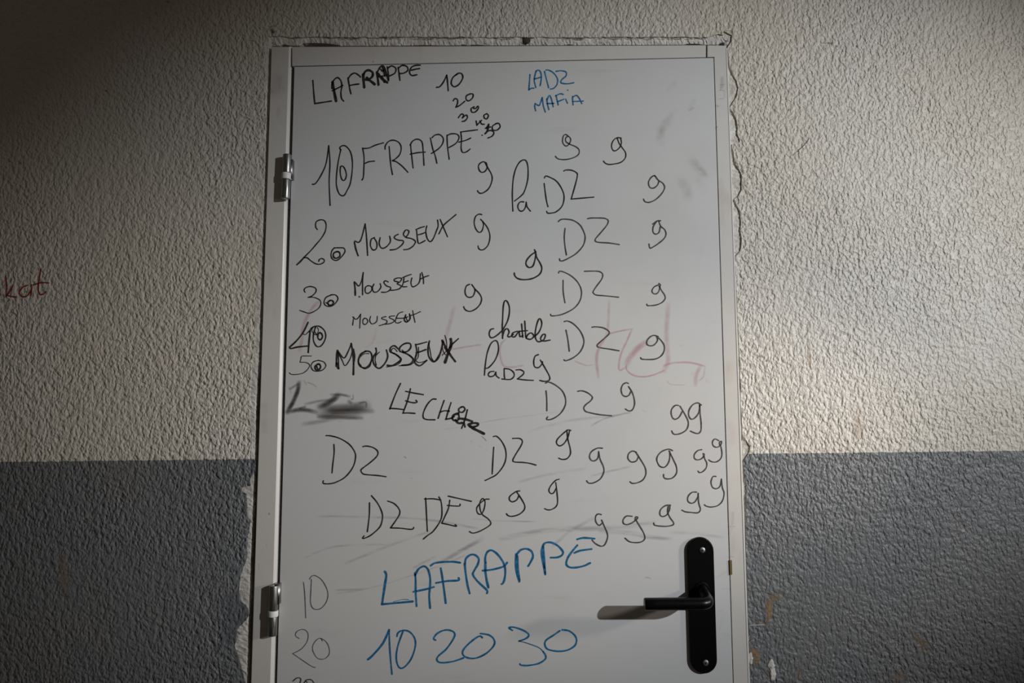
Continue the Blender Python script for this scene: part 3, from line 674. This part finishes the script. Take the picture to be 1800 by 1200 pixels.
ink_on(D2, "670,595 680,480 700,360 740,260 790,230 815,270 815,350 780,440 720,510 680,525;770,555 730,560 710,590 730,610 770,600 790,565;790,562 795,600 825,625;878,530 880,600 885,630;855,635 940,640 980,610 980,570 940,535 880,525;1005,540 1050,538 1085,560 1075,590 1018,635;1018,635 1100,645 1185,650", 14, None, 'small la DZ in black marker, centre')
g_(D2, "1240,378 1205,395 1190,450 1200,505 1240,515 1275,480 1282,452;1260,435 1310,520 1357,610 1350,650 1300,660 1255,650")
ink_on(D2, "1530,120 1550,220 1565,342;1512,30 1550,25 1610,55 1680,130 1718,220 1710,290 1670,360 1600,415 1530,442 1510,433;1805,90 1840,85 1920,95 1980,130 1980,165 1920,220 1865,270 1860,290 1890,305 1990,320 2090,338", 14, I_soft, 'DZ in marker, fourth of the column')
g_(D3, "762,188 720,175 680,190 645,230 645,270 680,285 720,275 755,230 748,190;745,185 790,225 825,280 825,340 790,395 730,425 650,430 590,425 578,410", 14, I_soft)
g_(D3, "447,682 425,675 390,695 372,745 385,800 420,820 455,805 475,765;450,715 490,780 512,860 510,920 485,965 450,970 418,952", 14, I_soft)
ink_on(D2, "1320,760 1328,860 1328,970;1315,678 1350,668 1420,700 1490,760 1525,840 1520,920 1470,1000 1400,1050 1345,1065 1325,1055 1337,1035;1655,765 1700,760 1760,782 1808,825 1790,865 1740,905 1718,940 1735,975 1780,990 1880,1010 2010,1022", 14, I_soft, 'DZ in marker, fifth of the column')
g_(D3, "977,914 940,915 905,955 900,1000 915,1045 945,1060 985,1035 1018,975;993,922 1040,1000 1075,1070 1080,1120 1060,1170 1010,1205 950,1220 920,1210 906,1183", 14, I_soft)
g_(D3, "1218,910 1180,887 1130,905 1090,960 1085,1020 1110,1058 1150,1045 1190,990 1202,905;1200,905 1205,1000 1215,1090 1215,1170 1195,1205 1160,1208 1103,1185", 14, I_soft)
ink_on(E1, "882,245 885,330 870,460 862,545;800,152 850,155 940,180 1040,240 1100,320 1110,390 1080,490 1000,590 900,645 830,660 780,658 766,645 772,628;1188,268 1230,262 1300,280 1345,320 1335,370 1260,440 1180,500 1168,525 1190,555 1240,565 1340,572 1432,585", 14, None, 'DZ in black marker, lone at lower left')
ink_on(E1, "1258,860 1255,1000 1235,1165;1278,785 1340,860 1385,950 1395,1020 1370,1110 1300,1180 1250,1215 1200,1235 1186,1230 1200,1210;1450,842 1520,870 1572,930 1575,980 1540,1040 1480,1125;1480,1125 1580,1128 1700,1140 1725,1120;"
       "1850,810 1860,1000 1868,1160;1840,820 1930,818 2010,832;1990,798 2015,860 2022,980 2000,1060 1930,1160 1870,1205 1826,1242;2105,833 2090,920 2050,1010 2020,1075;2020,1075 2090,1090 2172,1108 2162,1090;2088,790 2200,815 2332,845;2080,888 2200,895 2213,875", 14, None, 'DZ DE in black marker')
g_(E2, "720,822 680,825 620,870 588,920 600,970 635,980 665,930 677,850 650,815 622,860 625,930 650,985 710,1030 738,1075 710,1110 620,1160 550,1180 512,1163", 13)
g_(E2, "1042,735 1000,745 940,790 935,830 965,850 1010,830 1032,790;1008,742 1060,820 1095,890 1085,940 1030,985 960,1003 920,995 902,975")
g_(E2, "1457,612 1420,625 1370,680 1350,730 1370,762 1400,755 1425,710;1423,648 1435,750 1442,850 1425,900 1380,930 1340,935 1305,922", 13)
ink_on(E2, "768,275 760,400 752,555;765,162 800,160 850,210 890,290 898,380 870,470 800,560 730,600 678,625;968,182 1040,182 1070,210 1055,260 1000,350 970,410 990,430 1080,435 1150,445 1214,463", 14, None, 'DZ in black marker beside the chain of letters')
g_(E2, "1580,98 1550,93 1500,130 1440,190 1432,235 1465,260 1510,235 1550,170 1567,105;1540,95 1550,190 1575,290 1575,350 1540,395 1490,403 1455,390")
g_(E3, "174,285 120,285 60,320 38,370 55,410 90,418 125,390 135,330;135,320 150,400 185,480 188,540 150,610 80,650 30,652 8,628", 14, I_soft)
g_(E3, "532,327 490,315 450,345 445,395 480,430 530,420 552,378;525,325 580,410 625,490 632,560 600,620 540,650 490,655 465,638", 14, I_soft)
g_(E3, "914,310 870,295 800,320 755,370 750,420 780,475 830,485 870,440 885,380 885,320;878,313 920,400 955,480 955,550 910,600 850,608 822,590 820,562", 14, I_soft)
g_(E3, "1222,300 1180,310 1145,350 1145,390 1175,408 1220,395 1250,355 1237,340;1240,350 1255,400 1275,440 1270,490 1235,530 1200,542 1183,526", 13, I_soft)
g_(E3, "1402,205 1360,188 1335,220 1345,260 1380,275 1420,255 1432,213 1410,222 1412,255;1420,250 1435,330 1425,390 1380,428 1330,428 1296,408", 13, I_soft)
g_(E3, "1372,582 1340,585 1320,640 1335,695 1375,712 1415,685 1430,612;1430,610 1440,700 1458,760 1440,840 1390,890 1320,905 1270,895 1250,880", 13, I_soft)
g_(E3, "1167,748 1120,750 1080,790 1075,840 1110,865 1150,850 1180,800 1185,762;1185,760 1190,860 1208,930 1180,965 1110,962 1050,955 1013,938", 14, I_soft)
g_(E3, "892,885 840,890 790,930 780,980 805,1005 850,990 880,940 887,890;868,900 862,960 890,1020 925,1070 915,1095 850,1108 770,1105 725,1095 715,1073", 14, I_soft)
g_(E3, "162,985 130,978 105,1000 102,1050 125,1090 150,1095 177,1068;166,1043 200,1120 225,1180 228,1230 200,1300 160,1318 100,1290 66,1253", 14, I_soft)
g_(E3, "487,1003 430,1000 395,1035 395,1075 430,1090 480,1075 530,1040 547,1013 525,1010 520,1045;530,1045 570,1110 610,1180 622,1235 590,1270 530,1280 460,1270 413,1233", 14, I_soft)
ink_on(F2, "24:-380,505 -365,545 -380,650 -410,850;22:-410,850 -300,840 -85,820;6:-290,825 -200,800 -130,800;20:-62,520 -55,600 -55,720 -45,870;-62,545 -30,485 10,455 45,452 78,490 97,570 98,650 88,760 98,890;-78,718 60,690 135,668;"
       "210,470 225,560 245,700 262,838;105,442 150,415 250,403 350,403 414,412;162,625 280,605 395,598 398,572;462,420 475,540 495,660 515,735;465,430 475,370 520,330 570,330 610,370 600,430 560,500 550,540 600,610 695,700 697,733;"
       "24:682,410 680,500 695,600 712,672;680,415 680,350 705,295 750,282 810,325 870,410 890,490 885,570 870,620 853,637;652,495 750,485 850,460 885,440 910,410;1005,320 1000,440 1015,530 1038,612;1008,330 1050,280 1110,265 1165,290 1182,345 1160,400 1132,447;1018,340 1025,480 1040,600;"
       "1285,240 1273,300 1290,420 1312,535;1285,240 1310,205 1370,198 1440,230 1495,290 1490,330 1440,355 1370,358;1292,250 1300,380 1312,520;1650,228 1590,300 1545,370 1535,430 1570,460 1640,462 1720,445 1785,415;1620,308 1680,285 1800,268;1650,165 1720,150 1830,158", 21, I_blue2, 'LAFRAPPE in large blue marker')
ink_on(F1, "562,618 575,750 585,992;625,585 650,552 690,550 750,590 800,670 820,750 800,830 750,890 700,905 655,885 635,820 640,700 645,588", 9, I_grey, 'thin grey 10 beside the lower hinge')
ink_on(G1, "515,430 480,405 485,365 530,338 580,342 610,385 600,460 540,540 448,590;448,590 550,660 640,720 685,737;762,457 740,428 700,445 662,500 660,560 700,630 750,650 800,635 835,585 825,510 790,455 745,430", 8, I_grey, 'thin grey 20 below the lower hinge')
ink_on(G1, "450,880 490,848 530,852 522,900 470,950;522,905 545,940 500,980 450,985;565,905 590,870 640,865 672,905 660,970 600,1000 560,960 565,900;580,880 600,890", 12, I_soft, 'grey 30 cut off by the bottom of the photo')
ink_on(G1, "22:1242,652 1300,600 1400,480 1465,340;1465,340 1470,500 1480,650 1495,808;1548,408 1560,370 1610,345 1680,360 1735,430 1740,520 1700,640 1640,720 1590,745 1555,710 1540,620 1560,500 1612,352", 17, I_blue2, 'blue 10 in the bottom row')
ink_on(G2, "155,448 135,430 170,380 240,345 310,345 355,375 345,430 270,540 190,610 168,650 190,680 250,685 350,670 450,635;648,422 620,405 560,440 480,510 440,570 455,615 520,640 600,632 700,580 772,500 770,440 720,395 630,378", 18, I_blue2, 'blue 20 in the bottom row')
ink_on(G2, "965,345 930,318 980,312 1080,345 1138,390 1110,430 1035,458;10:1035,458 1120,480 1240,525 1290,570;1290,570 1315,610 1310,650 1240,695 1130,715 1060,712 1045,700;1465,350 1400,395 1320,450 1308,500 1340,545 1440,565 1540,555 1620,510 1642,450 1620,395 1560,350 1490,340", 18, I_blue2, 'blue 30 in the bottom row')
rub(E1, "18,.7:1625,375 1642,385;9,.5:1685,597 1710,603", T_black, 'small grey pen dots', 'pen_fleck')

# ------------------------------------------------------------ marks on the frame and the wall
def mark(parent, Y, o, s, m, label, name='stain', sc=6.0): return soft(name, o, s, m, parent, Y, label, sc)
mark(jl, YL-.0003, (440, 40), "190,.35:310,590 300,720;40,.3:225,700 230,730;60,.22:300,900 290,1000;110,.25:150,4020 150,4300", T_dirt, 'yellow-brown stain on the left jamb')
mark(jl, YL-.0003, (380, 900), "14,.6:358,185 352,235;6,.8:300,360 303,405;18,.25:300,650 290,700", T_dirt, 'dark scuffs above the lower hinge', 'scuff', 4.0)
mark(jr, YR-.0012, A3, "46,.35:1440,580 1440,680;8,.7:1412,650 1465,650;8,.7:1425,660 1425,710;8,.7:1405,708 1465,712;8,.6:1465,720 1465,790;8,.7:1405,802 1455,798;30,.4:1380,870 1400,880;18,.9:1384,1095 1388,1102", T_crack, 'worn pencil-like scribble on the right jamb', 'scuff')
mark(jr, YR-.0012, E3, "8,.6:1510,1110 1580,1110;8,.7:1545,1125 1545,1140;8,.6:1510,1425 1560,1430;40,.25:1555,960 1550,1090", T_crack, 'scratches on the right jamb beside the handle', 'scuff')
mark(jr, YR-.0012, D3, "120,.20:1510,480 1500,650;120,.16:1530,1100 1560,1300", T_pink, 'pinkish stain on the right jamb')
hard('handwriting', (0, 420), "62,395 70,500 65,610;135,490 105,545 65,600;70,590 110,602 172,612;292,487 238,510 206,560 232,605 285,600 325,545;332,480 330,560 325,600;430,315 415,420 405,520 420,580 460,580 480,555;350,485 430,460 515,462",
     I_red, wall, -.0006, 14, 'kat in dark red marker on the cream wall')
W4 = (1270, 900)
mark(wall, -.0006, W4, "70,.95:330,600 400,590;60,.9:335,610 330,700 325,770;30,.7:240,775 320,780;60,.9:200,960 240,1000 235,1060;46,.5:300,1120 330,1160;40,.7:540,1110 525,1170;110,.8:1380,900 1420,940;60,.55:1350,860 1400,900;90,.9:1210,1165 1270,1150;50,.3:1290,740 1330,830;40,.25:1500,620 1560,660", T_ochre, 'ochre render showing through chipped grey paint', 'paint_chip', 4.0)
mark(wall, -.0007, W4, "8,1:188,795 240,793 300,790;20,.8:350,285 365,292;14,.7:370,425 380,435", T_white, 'white plaster splashes on the grey paint', 'plaster_splash', 4.0)
mark(wall, -.0006, W4, "8,.9:1420,840 1425,880 1460,930 1478,965;6,.8:1455,730 1475,860 1490,1100;8,.8:1465,1050 1452,1095 1490,1125 1520,1150;6,.8:1065,460 1078,585;7,.8:1305,680 1318,775;7,.8:550,1105 530,1165;6,.6:1720,400 1730,470;6,.7:1610,450 1625,520;8,.7:1470,330 1500,375;6,.7:410,890 400,930;6,.6:620,350 622,390;6,.6:1160,400 1200,470 1190,590", T_crack, 'hairline cracks in the grey paint', 'hairline_crack', 4.0)
W3 = (1300, 0)
mark(wall, -.0006, W3, "7,.95:440,870 425,900 370,955;12,.95:370,955 335,982;10,.6:520,272 595,270;20,.7:565,272 590,278;14,.7:140,1042 155,1058;6,.5:1585,90 1605,230;5,.5:85,170 95,215", T_crack, 'dark scratches on the cream wall', 'scratch', 3.6)
mark(wall, -.0006, (1270, 600), "60,.35:905,40 920,160 920,290;90,.35:840,880 790,950;130,.28:1420,730 1430,900 1440,1030;20,.7:535,725 565,745;26,.5:218,320 220,360;22,.5:225,480 235,495;20,.5:515,800 525,810;80,.2:770,1000 780,1080;60,.2:1720,700 1740,800", T_ochre, 'faint brown stains on the cream wall')
mark(wall, -.0006, (1270, 600), "5,.7:765,430 775,570;5,.55:930,540 940,640;6,.7:845,740 850,820;5,.5:885,1000 890,1150;5,.5:930,80 930,300", T_crack, 'hairline cracks low on the cream wall', 'hairline_crack')
W5 = (0, 740)
mark(wall, -.0006, W5, "90,.45:430,940 440,1040 450,1160;60,.25:70,560 100,640;200,.16:150,60 180,200", T_ochre, 'brown stain on the grey paint, left', 'stain', 3.913)
mark(wall, -.0007, W5, "26,.8:590,660 605,655;20,.8:800,720 812,735;12,.7:540,760 548,765;6,.5:130,310 220,312;12,.7:935,310 945,316;16,.6:850,235 860,245;16,.6:1670,740 1690,745", T_white, 'pale nicks in the grey paint, left', 'plaster_splash', 3.913)
mark(wall, -.0006, (0, 0), "7,.9:1125,205 1090,268;9,.8:750,880 765,875;9,.7:935,670 945,662;6,.6:1640,265 1690,270;5,.6:1170,1140 1220,1150;6,.6:1575,1140 1620,1148", T_crack, 'small nicks on the cream wall, left', 'scratch', 3.75)
mark(wall, -.0006, (420, 30), "50,1:355,160 352,130;36,1:355,152 372,158", T_crack, 'black hole at the upper left corner of the frame', 'hole')
mark(wall, -.0006, (1030, 40), "26,.9:1545,98 1535,110;6,.6:1470,80 1520,85 1550,95;7,.6:1550,110 1520,150 1500,190;7,.5:1350,150 1370,180 1345,190;7,.5:990,130 1008,160", T_crack, 'dark corner crack at the upper right of the frame', 'hole')
tc = []; x = 492.0
while x < 1268:
    x2 = x + random.uniform(6, 26)
    if random.random() < .72:
        tc.append('%.1f,%.2f:%.1f,%.1f %.1f,%.1f %.1f,%.1f' % (random.uniform(1.2, 3.6), random.uniform(.6, 1), x, 66+random.uniform(-1, 1.2), (x+x2)/2, 66+random.uniform(-1, 1.6), x2, 66+random.uniform(-1, 1.2)))
    x = x2 + random.uniform(-2, 5)
mark(wall, -.0008, (0, 0), ';'.join(tc), T_crack, 'broken dark crack along the plaster above the frame', 'crack', 1.0)
def lump(px, py, rx, rz, seed, label):
    r = random.Random(seed); bm = bmesh.new()
    bmesh.ops.create_icosphere(bm, subdivisions=3, radius=1)
    for vv in bm.verts:
        k = 1 + 0.16*math.sin(5*vv.co.x+seed) + 0.14*math.sin(7*vv.co.z+2*seed) + r.uniform(-.06, .06)
        vv.co = Vector((vv.co.x*rx*k, vv.co.y*.0016*k, vv.co.z*rz*k))
    bmesh.ops.translate(bm, vec=at(px, py, -.0003), verts=bm.verts)
    o = from_bm('plaster_splash', bm, M_plaster, wall, True); o['label'] = label
lump(1356, 1169, .0065, .0095, 1, 'white plaster lump on the grey paint, upper')
lump(1358, 1184, .0055, .0110, 4, 'white plaster lump on the grey paint, lower')
lump(1319, 1157, .0055, .0090, 7, 'white plaster dab beside the right jamb')
bm = bmesh.new(); bmesh.ops.create_uvsphere(bm, u_segments=14, v_segments=8, radius=.008)
for vv in bm.verts: vv.co *= random.uniform(.75, 1.15); vv.co.y *= .35
bmesh.ops.translate(bm, vec=at(925, 70.5, .002), verts=bm.verts)
ob = from_bm('plaster_hole', bm, M_masonry, wall, True); ob['label'] = 'dark pit in the plaster above the door'
